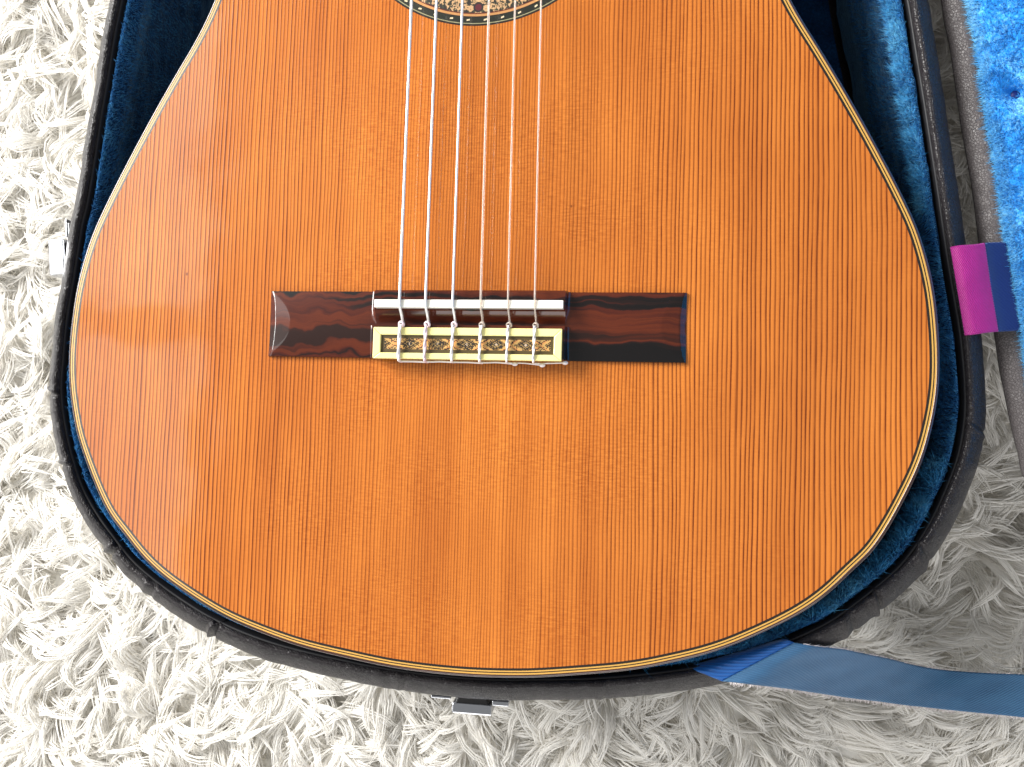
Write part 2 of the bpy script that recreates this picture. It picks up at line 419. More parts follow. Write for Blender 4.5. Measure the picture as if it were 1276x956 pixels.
M['vinyl'] = mat_vinyl('case_vinyl', (0.017, 0.014, 0.0155))
M['lidvinyl'] = mat_vinyl('lit_lid_vinyl', (0.115, 0.102, 0.102))  # lighter copy of the case vinyl; light on the tilted rim painted in
M['lip'] = mat_plain('case_lip', (0.008, 0.008, 0.010), 0.6)
M['plush'] = mat_plush('blue_plush', (0.001, 0.012, 0.045), (0.003, 0.035, 0.11), (0.010, 0.08, 0.22))  # darker copy of the plush; shade between the fibres put into its colour
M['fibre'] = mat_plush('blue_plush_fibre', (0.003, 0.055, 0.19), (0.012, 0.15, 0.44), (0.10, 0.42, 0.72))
M['lidplush'] = mat_plush('lit_lid_plush', (0.005, 0.13, 0.50), (0.03, 0.32, 0.80), (0.30, 0.72, 0.95))  # lighter copy of the plush; strong light on the lid painted in
M['tuft'] = mat_plush('lit_plush_tips', (0.006, 0.09, 0.27), (0.03, 0.26, 0.56), (0.20, 0.57, 0.80))  # brighter copy for the tufts, the light they catch is in the colour
M['fringe'] = mat_plush('highlight_plush_tips', (0.02, 0.20, 0.55), (0.10, 0.42, 0.80), (0.35, 0.75, 0.95))  # palest copy; highlight along the lid edge painted as colour
M['chrome'] = mat_plain('satin_nickel', (0.56, 0.57, 0.60), 0.20, metal=1.0, var=0.03)
M['darksteel'] = mat_plain('dark_hinge', (0.015, 0.014, 0.014), 0.45)
M['shag'] = mat_shag()
M['rugbase'] = mat_plain('rug_backing', (0.93, 0.91, 0.87), 0.9, 12)
M['ribbon'] = mat_ribbon('blue_twill', (0.002, 0.030, 0.095), (0.065, 0.20, 0.38), 1.9)
M['ribbonfold'] = mat_ribbon('royal_blue_twill', (0.002, 0.03, 0.16), (0.014, 0.15, 0.52), 2.3)
M['magenta'] = mat_ribbon('magenta_tape', (0.17, 0.005, 0.11), (0.56, 0.02, 0.30), 0.8)
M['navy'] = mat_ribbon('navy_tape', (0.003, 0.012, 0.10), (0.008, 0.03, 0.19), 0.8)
M['fray'] = mat_plain('frayed_thread', (0.72, 0.66, 0.66), 0.7)
M['ebony'] = mat_plain('ebony', (0.012, 0.010, 0.009), 0.4)
M['mahogany'] = mat_plain('mahogany', (0.14, 0.045, 0.02), 0.35, coat=0.6)

# ================================================================== rug
RUGZ = -ZT
BACK = -125.0
rug = mesh_from('rug', [(-900, -800, BACK), (900, -800, BACK), (900, 1100, BACK), (-900, 1100, BACK)], [(0, 1, 2, 3)], M['rugbase'], smooth=False)
tag(rug, 'white shaggy rug under the guitar case', 'rug', kind='structure')

# ================================================================== outlines (mm, soundboard plane)
half = [(0, -163.2), (26, -162.2), (47, -159.7), (71.5, -155.8), (92, -150.4), (107, -145.3), (121.5, -138.4), (137, -129.6), (148.3, -120.9), (158.6, -110.2),
        (165, -103.6), (172, -92.5), (179.7, -77), (184.4, -65.5), (187.8, -52.5), (189.8, -40.7), (190.5, -29.5), (190.1, -14.5), (188.1, 4), (183.2, 24),
        (176.4, 40.6), (165.6, 63), (154.4, 84.6), (144.6, 102.4), (134.6, 120), (127, 137), (120.5, 158), (118, 180), (120, 205), (127, 235), (135, 262), (138.5, 285),
        (134, 305), (121, 320), (96, 328), (60, 331), (30, 332), (0, 332)]
body = np.array(half + [(-x, y) for x, y in half[-2:0:-1]], float)
BODY = smooth_loop(catmull(body, 720), 5)
BN = normals2(BODY)
rim_t = [(-196.3, 153.2), (-199.3, 133.6), (-201.4, 114.0), (-204.0, 92.8), (-206.2, 70.1), (-209.0, 45.8), (-210.7, 39.3), (-214.2, 6.2), (-216.3, -11.6), (-216.9, -31.8), (-217.2, -43.1), (-215.7, -55.8), (-213.2, -66.5), (-209.2, -79.9), (-202.0, -97.0), (-194.3, -108.8), (-187.7, -117.0), (-181.3, -124.0), (-170.0, -135.4), (-154.2, -146.4), (-131.7, -158.6), (-113.9, -165.6), (-95.2, -170.9), (-76.5, -174.4), (-57.4, -177.1), (-37.2, -179.5), (-10.9, -180.9), (13.7, -180.7), (35.2, -179.0), (56.8, -177.1), (77.2, -174.0), (91.9, -171.3), (105.1, -168.2), (131.1, -159.7), (156.5, -147.0), (171.6, -135.6), (186.8, -121.7), (194.9, -111.6), (202.4, -99.3), (208.5, -85.9), (213.5, -72.4), (215.8, -63.7), (217.9, -49.2), (218.0, -35.9), (217.1, -22.6), (215.5, -7.8), (212.8, 9.3), (210.5, 25.5), (207.5, 49.2), (202.8, 83.5), (198.9, 110.4), (195.6, 133.2)]
rim_up = [(191, 157), (186, 190), (183, 225), (181, 262), (176, 300), (158, 335), (125, 362), (92, 385), (80, 420), (78, 520), (78, 640), (82, 760), (80, 850), (60, 872), (0, 876),
          (-60, 872), (-80, 850), (-82, 760), (-78, 640), (-78, 520), (-80, 420), (-92, 385), (-125, 362), (-158, 335), (-176, 300), (-182, 262), (-186, 225), (-191, 190)]
RIM = smooth_loop(catmull(np.array(rim_t + rim_up, float), 3400), 30)
RN = normals2(RIM)

# ================================================================== guitar
guitar = empty('classical_guitar', 0, 0, -98)
tag(guitar, 'classical guitar with orange cedar top lying in the blue-lined case', 'guitar')
HC = (0.0, 184.5)      # sound hole centre
RO = 64.6              # rosette outer radius
def offs(d): return BODY + BN * d
def ring(name, d0, d1, mat, parent, top=0.0, deep=2.0):
    sweep(BODY, BN, [(d0, top - deep), (d0, top), (d1, top), (d1, top - deep)], name, mat, parent).data.set_sharp_from_angle(angle=R(30))
def disc_ring(name, r0, r1, mat, parent, z, n=360, deep=0.6):
    a = np.linspace(0, 2*np.pi, n, endpoint=False)
    P = np.stack([np.cos(a), np.sin(a)], 1)
    V = []
    for rr, zz in ((r0, z - deep), (r0, z), (r1, z), (r1, z - deep)):
        V.append(np.c_[P * rr + np.array(HC), np.full(n, zz)])
    V = np.stack(V, 1).reshape(-1, 3)
    o = mesh_from(name, V, np.ascontiguousarray(grid_faces(n, 4, True)[:, ::-1]), mat, parent)
    o.data.set_sharp_from_angle(angle=R(30)); return o
# soundboard, with the hole cut out
bm = bmesh.new()
def loop(pts, z):
    vs = [bm.verts.new((p[0], p[1], z)) for p in pts]
    return [bm.edges.new((vs[i], vs[(i+1) % len(vs)])) for i in range(len(vs))]
aa = np.linspace(0, 2*np.pi, 180, endpoint=False)
hole = np.stack([np.cos(aa) * RO + HC[0], np.sin(aa) * RO + HC[1]], 1)
ed = loop(offs(-2.8), 0.0) + loop(hole, 0.0)
bmesh.ops.triangle_fill(bm, use_beauty=True, use_dissolve=False, edges=ed)
bm.normal_update()
for f in bm.faces:
    if f.normal.z < 0: f.normal_flip()
V = [tuple(v.co) for v in bm.verts]; bm.verts.index_update()
F = [tuple(v.index for v in f.verts) for f in bm.faces]; bm.free()
sb = mesh_from('soundboard', V, F, M['top'], guitar, smooth=False)
ring('black_purfling', -2.8, -1.8, M['black'], sb)
ring('yellow_purfling', -1.8, -1.2, M['yellow'], sb)
ring('fine_purfling', -1.2, -0.75, M['black'], sb)
ring('outer_purfling', -0.75, -0.1, M['yellow'], sb)
sweep(BODY, BN, [(-0.1, -2.0), (-0.1, 0.0), (0.5, -0.05), (1.0, -0.3), (1.35, -0.75), (1.5, -1.5), (1.5, -6.0), (1.3, -6.2)], 'binding', M['side'], guitar)
sweep(BODY, BN, [(1.3, -5.5), (1.3, -50), (1.3, -94)], 'side', M['side'], guitar)
bk = MB(); bk.V = [(p[0], p[1], -94.0 + 0) for p in offs(1.3)]; bk.F = [tuple(range(len(bk.V)))[::-1]]
bk.build('back', M['side'], guitar)
# rosette
ros = disc_ring('rosette', 47.0, 58.6, mat_rosette(*HC), guitar, 0.0)
disc_ring('red_line', 58.6, 59.1, M['redline'], ros, 0.0)
disc_ring('tan_line', 59.1, 60.2, M['tanline'], ros, 0.0)
disc_ring('thin_black_line', 60.2, 60.6, M['black'], ros, 0.0)
disc_ring('dark_band', 60.6, 63.3, M['greenblack'], ros, 0.0)
disc_ring('pale_line', 63.3, 63.7, M['palegreen'], ros, 0.0)
disc_ring('outer_black_line', 63.7, RO, M['black'], ros, 0.0)
nd = 50
for k in range(nd):
    a0 = 2*math.pi*(k + 0.3)/nd - math.pi/2
    da = 0.0115
    q = []
    for aa_, rr in ((a0-da, 61.7), (a0+da, 61.4), (a0+da, 62.1), (a0-da, 62.4)):
        q.append((HC[0] + rr*math.cos(aa_), HC[1] + rr*math.sin(aa_)))
    V = [(x, y, 0.05) for x, y in q] + [(x, y, -0.2) for x, y in q]
    F = [(0, 1, 2, 3), (0, 4, 5, 1), (1, 5, 6, 2), (2, 6, 7, 3), (3, 7, 4, 0)]
    if math.sin(a0) < 0.2: mesh_from('dash', V, F, M['cream'], ros, smooth=False)
disc_ring('hole_edge', 44.0, 47.0, M['side'], ros, 0.0, deep=2.5)

# ---- bridge: a carved block, height field with exact breaks
YB = -29.6
def bridge_h(x, y):
    ax = abs(x); v = (y - YB/2) / (-YB/2)          # -1..1
    # wing: arched across, carved thinner than the block
    arch = 1.6 + 1.5 * (1 - abs(v)**2.4)
    facet = 1.8 + (92.0 - ax) * 0.125
    facet2 = 0.3 + (92.0 - ax) * 0.62 + 0.75*v*v
    wing = min(arch, facet, facet2)
    # centre block
    if y > -1.2: blk = 5.6 + 1.3 * math.sin((-y/1.2) * math.pi/2)
    elif y > -8.6: blk = 6.9
    elif y > -15.4:
        t = (-8.6 - y) / 6.8; blk = 6.5 - 3.4 * math.sin(t * math.pi/2)
    else: blk = 7.4
    if ax <= 41.6: return blk
    t = (ax - 41.6) / 2.6
    if t < 1:
        s = 1 - math.sqrt(max(0, 1 - (1-t)**2))
        return wing + max(0, (blk if y > -15.4 else 7.4) - wing) * s
    return wing
xs = sorted(set([-92, -91.6] + list(np.linspace(-91.3, -45, 110)) + list(np.linspace(-44.4, -41.7, 12)) + [-41.6, -41.4] + list(np.linspace(-40, 40, 40)) + [41.4, 41.6] + list(np.linspace(41.7, 44.4, 12)) + list(np.linspace(45, 91.3, 110)) + [91.6, 92]))
ys = [0, -0.15, -0.4, -0.8, -1.2] + list(np.linspace(-2, -8.5, 8)) + list(np.linspace(-8.7, -15.35, 14)) + [-15.45] + list(np.linspace(-17, -28.6, 16)) + [-29.2, -29.45, -29.6]
V = []; nx, ny = len(xs), len(ys)
for x in xs:
    for y in ys:
        z = bridge_h(x, y)
        
        if y in (0, -29.6): z -= 0.35
        V.append((x, y, max(z, 0.35)))
F = [tuple(f) for f in grid_faces(nx, ny).tolist()]
F = [f[::-1] for f in F]
bot = len(V)
V += [(x, y, 0.0) for x, y in ((xs[0], 0), (xs[-1], 0), (xs[-1], YB), (xs[0], YB))]
def skirt(ids):
    global V, F
    b0 = len(V)
    V += [(V[i][0], V[i][1], 0.0) for i in ids]
    for k in range(len(ids)-1): F.append((ids[k], ids[k+1], b0+k+1, b0+k))
skirt([i*ny for i in range(nx)]); skirt([i*ny + ny-1 for i in range(nx)][::-1])
skirt(list(range(ny))[::-1]); skirt([(nx-1)*ny + j for j in range(ny)])
bridge = auto(mesh_from('bridge', V, F, M['rose'], guitar))
bridge['label'] = 'dark glossy rosewood bridge'
me = bridge.data; bm = bmesh.new(); bm.from_mesh(me); bmesh.ops.remove_doubles(bm, verts=bm.verts, dist=1e-7); bmesh.ops.recalc_face_normals(bm, faces=bm.faces); bm.to_mesh(me); bm.free()
auto(bridge)
# saddle
sd = MB().box(-40.4, 41.0, -8.5, -5.0, 6.0, 10.4)
bevel(sd.build('saddle', M['bone'], bridge), 0.25, 2)
# ivory frame of the tie block: four mitred strips
fx0, fx1, fy0, fy1 = -41.0, 40.7, -30.3, -16.7
gx0, gx1, gy0, gy1 = -37.6, 37.3, -27.7, -20.0
def strip(a, b, c, d, z0=5.2, z1=8.5):
    V = [(*p, z1) for p in (a, b, c, d)] + [(*p, z0) for p in (a, b, c, d)]
    F = [(0, 1, 2, 3), (7, 6, 5, 4), (0, 4, 5, 1), (1, 5, 6, 2), (2, 6, 7, 3), (3, 7, 4, 0)]
    o = mesh_from('tie_block_strip', V, F, M['ivory'], bridge, smooth=False); bevel(o, 0.35, 2); return o
strip((fx0, fy1), (gx0, gy1), (gx1, gy1), (fx1, fy1)); strip((fx0, fy0), (fx1, fy0), (gx1, gy0), (gx0, gy0))
strip((fx0, fy1), (fx0, fy0), (gx0, gy0), (gx0, gy1)); strip((fx1, fy1), (gx1, gy1), (gx1, gy0), (fx1, fy0))
V = [(gx0, gy0, 7.46), (gx1, gy0, 7.46), (gx1, gy1, 7.46), (gx0, gy1, 7.46)]
mesh_from('dark_inlay_border', V, [(0, 1, 2, 3)], mat_plain('olive_border', (0.075, 0.05, 0.014), 0.4, coat=0.5), bridge, smooth=False)
mi = MB().box(gx0+1.4, gx1-1.4, gy0+1.6, gy1-1.5, 7.3, 7.56)
mi.build('inlay', mat_inlay(), bridge)
# ---- strings
sx = [-29.0, -17.6, -5.8, 6.2, 17.8, 29.1]; tx = [-28.7, -17.5, -5.95, 5.7, 17.1, 28.3]
rad = [0.64, 0.58, 0.53, 0.50, 0.42, 0.40]
for i in range(6):
    x0 = sx[i]; m_main = M['steel'] if i < 3 else M['nylon']; r = rad[i]
    slope = (tx[i] - sx[i]) / 132.0
    p = [(x0 + slope * 640, 638.0, 9.4), (x0 + slope*300, 300.0, 10.4), (x0 + slope*100, 95.0, 10.75), (x0, -5.2, 10.75 + r*0.6), (x0, -6.7, 10.35 + r), (x0 + 0.05, -8.2, 10.05 + r), (x0 + 0.25, -11.5, 7.9), (x0 + 0.4, -14.6, 5.9), (x0 + 0.4, -15.9, 5.2)]
    top_ = np.array([(x0 + slope*640, 638.0, 9.4), (x0 + slope*300, 300.0, 10.4), (x0 + slope*100, 95.0, 10.75), (x0 + slope*4, -3.0, 10.72 + r*0.6)])
    P = np.vstack([resample(top_, 40, False), catmull(np.array([(x0, -4.6, 10.75 + r*0.6)] + p[4:]), 50, closed=False)])
    s = MB(); s.tube(P, r, 10); so = s.build('string', m_main, guitar, True)
    # the knot at the front edge, the crossed tails over the tie block and the tail along the back edge
    tm = M['pinktie'] if i < 3 else M['nylon']
    tr = r * (1.0 if i < 3 else 1.0)
    k = MB()
    a = np.linspace(0, 2*np.pi, 26)
    lr = 1.15
    k.tube(np.c_[x0 + 0.35 + lr*0.95*np.cos(a), -15.4 + 0.95*np.sin(a), 8.15 + 0.9*np.sin(a + 0.5)], tr*0.85, 8)
    tk = k.build('knot', tm, so, True)
    k = MB()
    yy = np.linspace(-15.6, -30.6, 40); t = np.linspace(0, 1, 40)
    for ph in (0.0, math.pi):
        tw = 2.2 * math.pi * t * (1.0 + 0.12*i) + ph + i
        x = x0 + 0.1 - 0.35*t + 0.42 * np.cos(tw) * (1 - 0.5*t); z = 8.55 + tr + 0.32*np.sin(tw) + 0.15*np.sin(math.pi*t)
        zz = np.where(t > 0.93, z - (t - 0.93)/0.07*1.6, z)
        k.tube(np.c_[x, yy, zz], tr*0.8, 8)
    # down the back face
    xb = x0 - 0.3
    k.tube(catmull(np.array([(xb + 0.3, -29.8, 9.0), (xb, -30.9, 8.2), (xb + 0.2, -31.2, 6.2), (xb + 0.9, -31.0, 4.4)]), 20, False), tr*0.95, 8)
    k.build('tie', M['tie'] if i != 1 else M['pinktie'], so, True)
    k = MB()
    ln = [12.4, 12.6, 13.0, 14.8, 14.9, 13.2][i]
    dy = [0, 0.1, -0.1, -0.25, -0.6, 0.6][i]
    tail = catmull(np.array([(xb - 0.4, -31.2, 6.3), (xb + 2.5, -31.15, 5.2), (xb + ln*0.5, -31.1 + 0.1*(i % 2), 4.8 + 0.4*(i % 2)), (xb + ln, -31.3 + dy, 5.2)]), 30, False)
    k.tube(tail, tr*0.75, 8)
    k.build('tail', M['tie'], so, True)
    if i >= 3:
        b = MB(); b.ball(tail[-1], 0.95, 1.35, 0.9, 0.9); b.build('tail_bead', M['tie'], so, True)
# fretboard and neck carry the strings on beyond the picture
fb = MB().box(-27.5, 27.5, 226, 638, 0.3, 6.5); bevel(fb.build('fretboard', M['ebony'], guitar), 0.8)
nk = MB().box(-26, 26, 332, 640, -20, 0.25); bevel(nk.build('neck', M['mahogany'], guitar), 6, 4)
hd = MB().box(-35, 35, 640, 835, -38, -20); bevel(hd.build('head', M['mahogany'], guitar), 3, 3)

# ================================================================== case
case = empty('guitar_case', 0, 0, -110)
tag(case, 'open guitar case of worn dark vinyl with blue plush lining', 'case')
# arc positions of wrinkles in the vinyl, given as a point near the rim
wr_pts = [(-210.5, -46, 1.0, 1.6), (-202, -81, 0.9, 1.3), (-176, -122, 1.3, 2.0), (-156, -139.5, 0.7, 3.0), (-122, -158, 1.7, 1.6), (212.5, -55, 0.7, 1.5), (190, -109, 1.0, 3.2), (172, -128, 1.6, 1.7), (161, -139, 0.9, 3.0), (60, -173, 0.5, 1.5), (-30, -176, .5, 1.6)]
s_arc = np.r_[0, np.cumsum(np.linalg.norm(np.diff(RIM, axis=0), axis=1))]
nrim = len(RIM)
lf = np.zeros(nrim)
for k in range(1, 60):
    wl = 420.0 / k
    lf += np.sin(2*np.pi*s_arc/wl + rng.random()*6.28) * (0.30 / (1 + 0.22*k))
def rim_disp(off, zz):
    off = off.copy(); zz = zz.copy(); m = off.shape[1]
    top = np.clip((zz + 25) / 6, 0, 1)
    zz += lf[:, None] * 0.45 * top
    off += np.roll(lf, 400)[:, None] * 0.35 * top
    for (x, y, amp, wd) in wr_pts:
        i = np.argmin((RIM[:, 0]-x)**2 + (RIM[:, 1]-y)**2)
        d = s_arc - s_arc[i]
        dd = d[:, None] + (off + 6) * 0.3
        g = np.exp(-(dd/ (0.55*wd))**2)*1.5 - np.exp(-((dd - 1.5*wd)/(0.45*wd))**2)*1.9 - 0.4*np.exp(-((dd + 1.9*wd)/(0.7*wd))**2)
        zz += 0.55 * amp * g * top; off += 0.3 * amp * g * top
    return off, zz
prof = [(-0.6, -106), (-0.2, -70), (0.0, -40), (0.0, -26), (-0.05, -22.5), (-0.5, -20.2), (-1.6, -18.2), (-3.4, -16.0), (-5.6, -13.9), (-7.6, -12.4), (-9.0, -11.7), (-10.0, -11.9), (-10.6, -12.9), (-10.8, -14.5), (-10.9, -17.0)]
pr = catmull(np.array(prof[3:]), 26, False)
prof = prof[:3] + [tuple(q) for q in pr]
shell = sweep(RIM, RN, prof, 'shell', M['vinyl'], case, disp=rim_disp, flip=False)
bt = MB(); Q = (RIM + RN * -0.6)[::6]; bt.V = [(p[0], p[1], -106.0) for p in Q]; bt.F = [tuple(range(len(Q)))[::-1]]
bt.build('bottom', M['vinyl'], case)
sweep(RIM[::4], RN[::4], [(-10.7, -14.2), (-11.3, -14.0), (-11.6, -14.8), (-11.7, -18), (-11.7, -22)], 'lip', M['lip'], case)
# plush lining: wall and floor
nz = 60
lw = RIM[::4]; lwn = RN[::4]
def plush_disp(off, zz):
    n, m = off.shape
    a = rng.normal(size=(n, m)); 
    for _ in range(3): a = (a + np.roll(a, 1, 0) + np.roll(a, -1, 0) + np.roll(a, 1, 1) + np.roll(a, -1, 1)) / 5
    return off + a * 1.1, zz + np.roll(a, 7, 0) * 0.5
zl = np.linspace(0, 1, nz)
wallp = [(-11.3 - 5.0*math.exp(-((t-0.09)/0.10)**2), -15.4 - t*81.0) for t in zl]
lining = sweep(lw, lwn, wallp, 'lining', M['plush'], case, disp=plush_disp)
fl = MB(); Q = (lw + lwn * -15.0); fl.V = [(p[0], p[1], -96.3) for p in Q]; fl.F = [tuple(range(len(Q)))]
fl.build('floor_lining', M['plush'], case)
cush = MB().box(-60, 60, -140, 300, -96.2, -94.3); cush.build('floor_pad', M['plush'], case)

def fibres(name, P, D, L, width, mat, parent, segs=2, bend=0.4, label=None):
    """short tapering fibres: three-sided spikes from points P along directions D"""
    n = len(P)
    D = D / np.linalg.norm(D, axis=1)[:, None]
    side = np.cross(D, rng.normal(size=(n, 3))); side /= np.linalg.norm(side, axis=1)[:, None]
    up = np.cross(D, side)
    bd = rng.normal(size=(n, 3)) * bend
    V = np.empty((n, segs*3 + 1, 3))
    for s in range(segs):
        t = s / segs
        c = P + (D * t + bd * t * t * 0.5) * L[:, None]
        wv = width[:, None] * (1 - 0.55*t)
        for k in range(3):
            a = 2*math.pi*k/3
            V[:, s*3+k] = c + wv * (math.cos(a)*side + math.sin(a)*up)
    V[:, -1] = P + (D + bd * 0.5) * L[:, None]
    tri = []
    for s in range(segs - 1):
        for k in range(3):
            k2 = (k+1) % 3
            tri += [(s*3+k, s*3+k2, (s+1)*3+k2), (s*3+k, (s+1)*3+k2, (s+1)*3+k)]
    for k in range(3): tri.append(((segs-1)*3+k, (segs-1)*3+(k+1) % 3, segs*3))
    tri = np.array(tri)
    F = (tri[None] + (np.arange(n) * (segs*3+1))[:, None, None]).reshape(-1, 3)
    o = mesh_from(name, V.reshape(-1, 3), F, mat, parent)
    o['kind'] = 'stuff'
    return o
# fibres on the lining wall, the lower part of the case only (the rest is far outside the picture)
low = np.where(RIM[:, 1] < 190)[0]
n = 66000
ii = rng.choice(low, n); t = rng.random(n) ** 2.2 * 0.75
off = -11.3 - 5.0*np.exp(-((t-0.09)/0.10)**2)
P = np.c_[RIM[ii] + RN[ii]*off[:, None], -15.4 - t*81.0]
tang = np.c_[-RN[ii][:, 1], RN[ii][:, 0]]
cl = np.sin(s_arc[ii]*0.13)*0.5 + np.sin(s_arc[ii]*0.041 + 1)*0.6 + 0.35*rng.normal(size=n)
D = np.c_[-RN[ii] * 0.85 + tang * cl[:, None]*0.6, 0.55 + 0.4*rng.normal(size=n)]
fibres('lining_pile', P, D, rng.uniform(1.8, 4.2, n), rng.uniform(0.10, 0.20, n), M['fibre'], lining)

# longer tufts on the lit stretches of the lining, light put into their colour
tz = np.where((RIM[:, 1] < 190) & (RIM[:, 0] > 10) & ((RIM[:, 1] < -70) | (RIM[:, 1] > 40)))[0]
n = 15000
ii = rng.choice(tz, n); tuft_ = np.sin(s_arc[ii]*0.9 + 2*np.sin(s_arc[ii]*0.23)) + np.sin(s_arc[ii]*0.37 + 1.0)
t = 0.01 + rng.random(n)*0.09
off = -11.3 - 5.0*np.exp(-((t-0.09)/0.10)**2)
P = np.c_[RIM[ii] + RN[ii]*off[:, None], -15.4 - t*81.0]
tang = np.c_[-RN[ii][:, 1], RN[ii][:, 0]]
D = np.c_[-RN[ii] * (0.55 + 0.3*rng.random(n))[:, None] + tang * (0.5*tuft_ + 0.35*rng.normal(size=n))[:, None], np.where(RIM[ii][:, 1] < -60, 1.1, 0.75) + 0.35*rng.normal(size=n)]
fibres('lining_tuft', P, D, rng.uniform(3.0, 6.0, n)*(1 + 0.2*tuft_)*np.where(RIM[ii][:, 1] < -60, 1.45, 1.0), rng.uniform(0.10, 0.19, n), M['tuft'], lining, 2, 0.5)

# ---- lid: stands open beyond the hinge side, leaning outwards
LA = R(38)
h0 = np.array([204.2, 148.0, -26.0]); hd_ = np.array([14.6, -112.0, 0.0]); hd_ /= np.linalg.norm(hd_)
hn = np.array([-hd_[1], hd_[0], 0.0])                      # to the right
lv = hn * math.cos(LA) + np.array([0, 0, 1.0]) * math.sin(LA)
lw_ = np.cross(hd_, lv); lw_ = lw_ if lw_[2] > 0 else -lw_   # inner normal of the lid
def lidp(u, v, w_): return h0 + hd_*u + lv*v + lw_*w_
def lid_plane(px, py):
    d = np.array([(px-638)/960.0, -(py-478)/960.0, -1.0]); d = np.array(RM) @ d
    o_ = CAM - np.array([0, 0, ZT]); tt = ((h0 - o_) @ lw_) / (d @ lw_); q = o_ + d*tt - h0
    return q @ hd_, q @ lv
lid_edge = [lid_plane(*q) for q in [(1169.6, 0), (1181, 63), (1193.5, 150.7), (1208, 235), (1216, 298), (1226, 356), (1236, 416), (1242, 459), (1250, 498), (1258, 537.6), (1266.6, 569), (1276, 600)]]
lid_edge = [(u, v) for u, v in lid_edge]
u1, v1 = lid_edge[-1]
far = [(u1+14, v1+16), (u1+36, v1+50), (u1+48, v1+110), (u1+48, v1+180), (u1+34, v1+250), (u1-10, v1+310), (u1-60, v1+345), (u1-120, v1+350), (u1-200, 330), (-60, 320), (-150, 330), (-190, 325), (-225, 280), (-240, 200), (-235, 110), (-215, 50), (-180, 16), (-120, 2), (-60, -1)]
LO = smooth_loop(catmull(np.array(lid_edge + far), 1700), 14)
area2 = np.sum(LO[:, 0]*np.roll(LO[:, 1], -1) - np.roll(LO[:, 0], -1)*LO[:, 1])
if area2 < 0: LO = LO[::-1].copy()
LN = normals2(LO)
lid = empty('lid', *h0, parent=case)
lid['label'] = 'open lid with bright blue plush inside'
def lid_sweep(name, prof, mat, parent, disp=None):
    prof = np.asarray(prof, float); n, m = len(LO), len(prof)
    off = np.broadcast_to(prof[None, :, 0], (n, m)).copy(); ww = np.broadcast_to(prof[None, :, 1], (n, m)).copy()
    if disp is not None: off, ww = disp(off, ww)
    U = LO[:, None, :] + LN[:, None, :] * off[:, :, None]
    V = h0 + U[:, :, :1]*hd_ + U[:, :, 1:]*lv + ww[:, :, None]*lw_
    o = mesh_from(name, V.reshape(-1, 3), np.ascontiguousarray(grid_faces(n, m, True)), mat, parent)
    bm = bmesh.new(); bm.from_mesh(o.data); bmesh.ops.recalc_face_normals(bm, faces=bm.faces); bm.to_mesh(o.data); bm.free()
    return o
lp = catmull(np.array([(0, -34), (0.3, -14), (0, -4), (-0.6, -1.2), (-1.8, -0.1), (-5, 0.3), (-8.2, 0), (-9.8, -1.2), (-10.6, -3.5), (-10.8, -8)]), 26, False)
lid_sweep('lid_shell', lp, M['lidvinyl'], lid)
bk = MB(); Q = LO[::4]; bk.V = [tuple(lidp(u, v, -33.8)) for u, v in Q]; bk.F = [tuple(range(len(Q)))]
bk.build('lid_panel', M['lidvinyl'], lid)
lprof = [(-10.4, -4.5), (-10.6, -2.5), (-11.8, -0.8), (-14, 0.0), (-17, -0.8), (-22, -4), (-30, -7), (-42, -9), (-60, -10)]
lprof = catmull(np.array(lprof), 40, False)
def lid_noise(off, ww):
    a = rng.normal(size=off.shape)
    for _ in range(4): a = (a + np.roll(a, 1, 0) + np.roll(a, -1, 0) + np.roll(a, 1, 1) + np.roll(a, -1, 1)) / 5
    dim = np.ones_like(a)
    U = LO[:, None, :] + LN[:, None, :] * off[:, :, None]
    d = np.hypot(U[:, :, 0] - BT[0], U[:, :, 1] - BT[1])
    return off, ww + a*1.6 - 7.0*np.exp(-(d/4.2)**2)
BT = lid_plane(1257, 112)
BT = (BT[0], BT[1])
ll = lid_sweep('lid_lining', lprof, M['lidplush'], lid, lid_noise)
Q = (LO + LN * -59.0)[::4]
fl2 = MB(); fl2.V = [tuple(lidp(u, v, -10.2)) for u, v in Q]; fl2.F = [tuple(range(len(Q)))]
fl2.build('lid_floor_lining', M['lidplush'], lid)
# fibres along the near edge of the lid
ne = np.where((LO[:, 1] < 40) & (LO[:, 0] > -70) & (LO[:, 0] < u1 + 30))[0]
def lid_fib(name, n, dmin, dmax, lmin, lmax, wmin, wmax, lean, mat=M['lidplush']):
    ii = rng.choice(ne, n); dd = dmin + (dmax - dmin) * rng.random(n)
    ww = np.interp(dd, -lprof[::1, 0], lprof[:, 1])
    U = LO[ii] - LN[ii] * dd[:, None]
    db = np.hypot(U[:, 0]-BT[0], U[:, 1]-BT[1]); ww = ww - 7.0*np.exp(-(db/4.2)**2)
    k_ = db > 2.6; U, ww, n = U[k_], ww[k_], int(k_.sum())
    P = h0 + U[:, :1]*hd_ + U[:, 1:]*lv + (ww - 0.3)[:, None]*lw_
    sw = np.sin(U[:, 0]*0.09 + U[:, 1]*0.13) * 0.5 + np.sin(U[:, 0]*0.021 - U[:, 1]*0.2)*0.5
    D = lw_[None]*0.8 + hd_[None]*(0.35*sw + 0.45*rng.normal(size=n))[:, None] + lv[None]*(lean + 0.4*rng.normal(size=n))[:, None]
    return fibres(name, P, D, rng.uniform(lmin, lmax, n), rng.uniform(wmin, wmax, n), mat, ll, 2, 0.5)
lid_fib('lid_pile', 42000, 11.5, 60, 1.8, 3.4, 0.12, 0.24, -0.25)
lid_fib('lid_fringe', 12000, 10.4, 16, 2.0, 4.0, 0.10, 0.18, -0.9, M['fringe'])
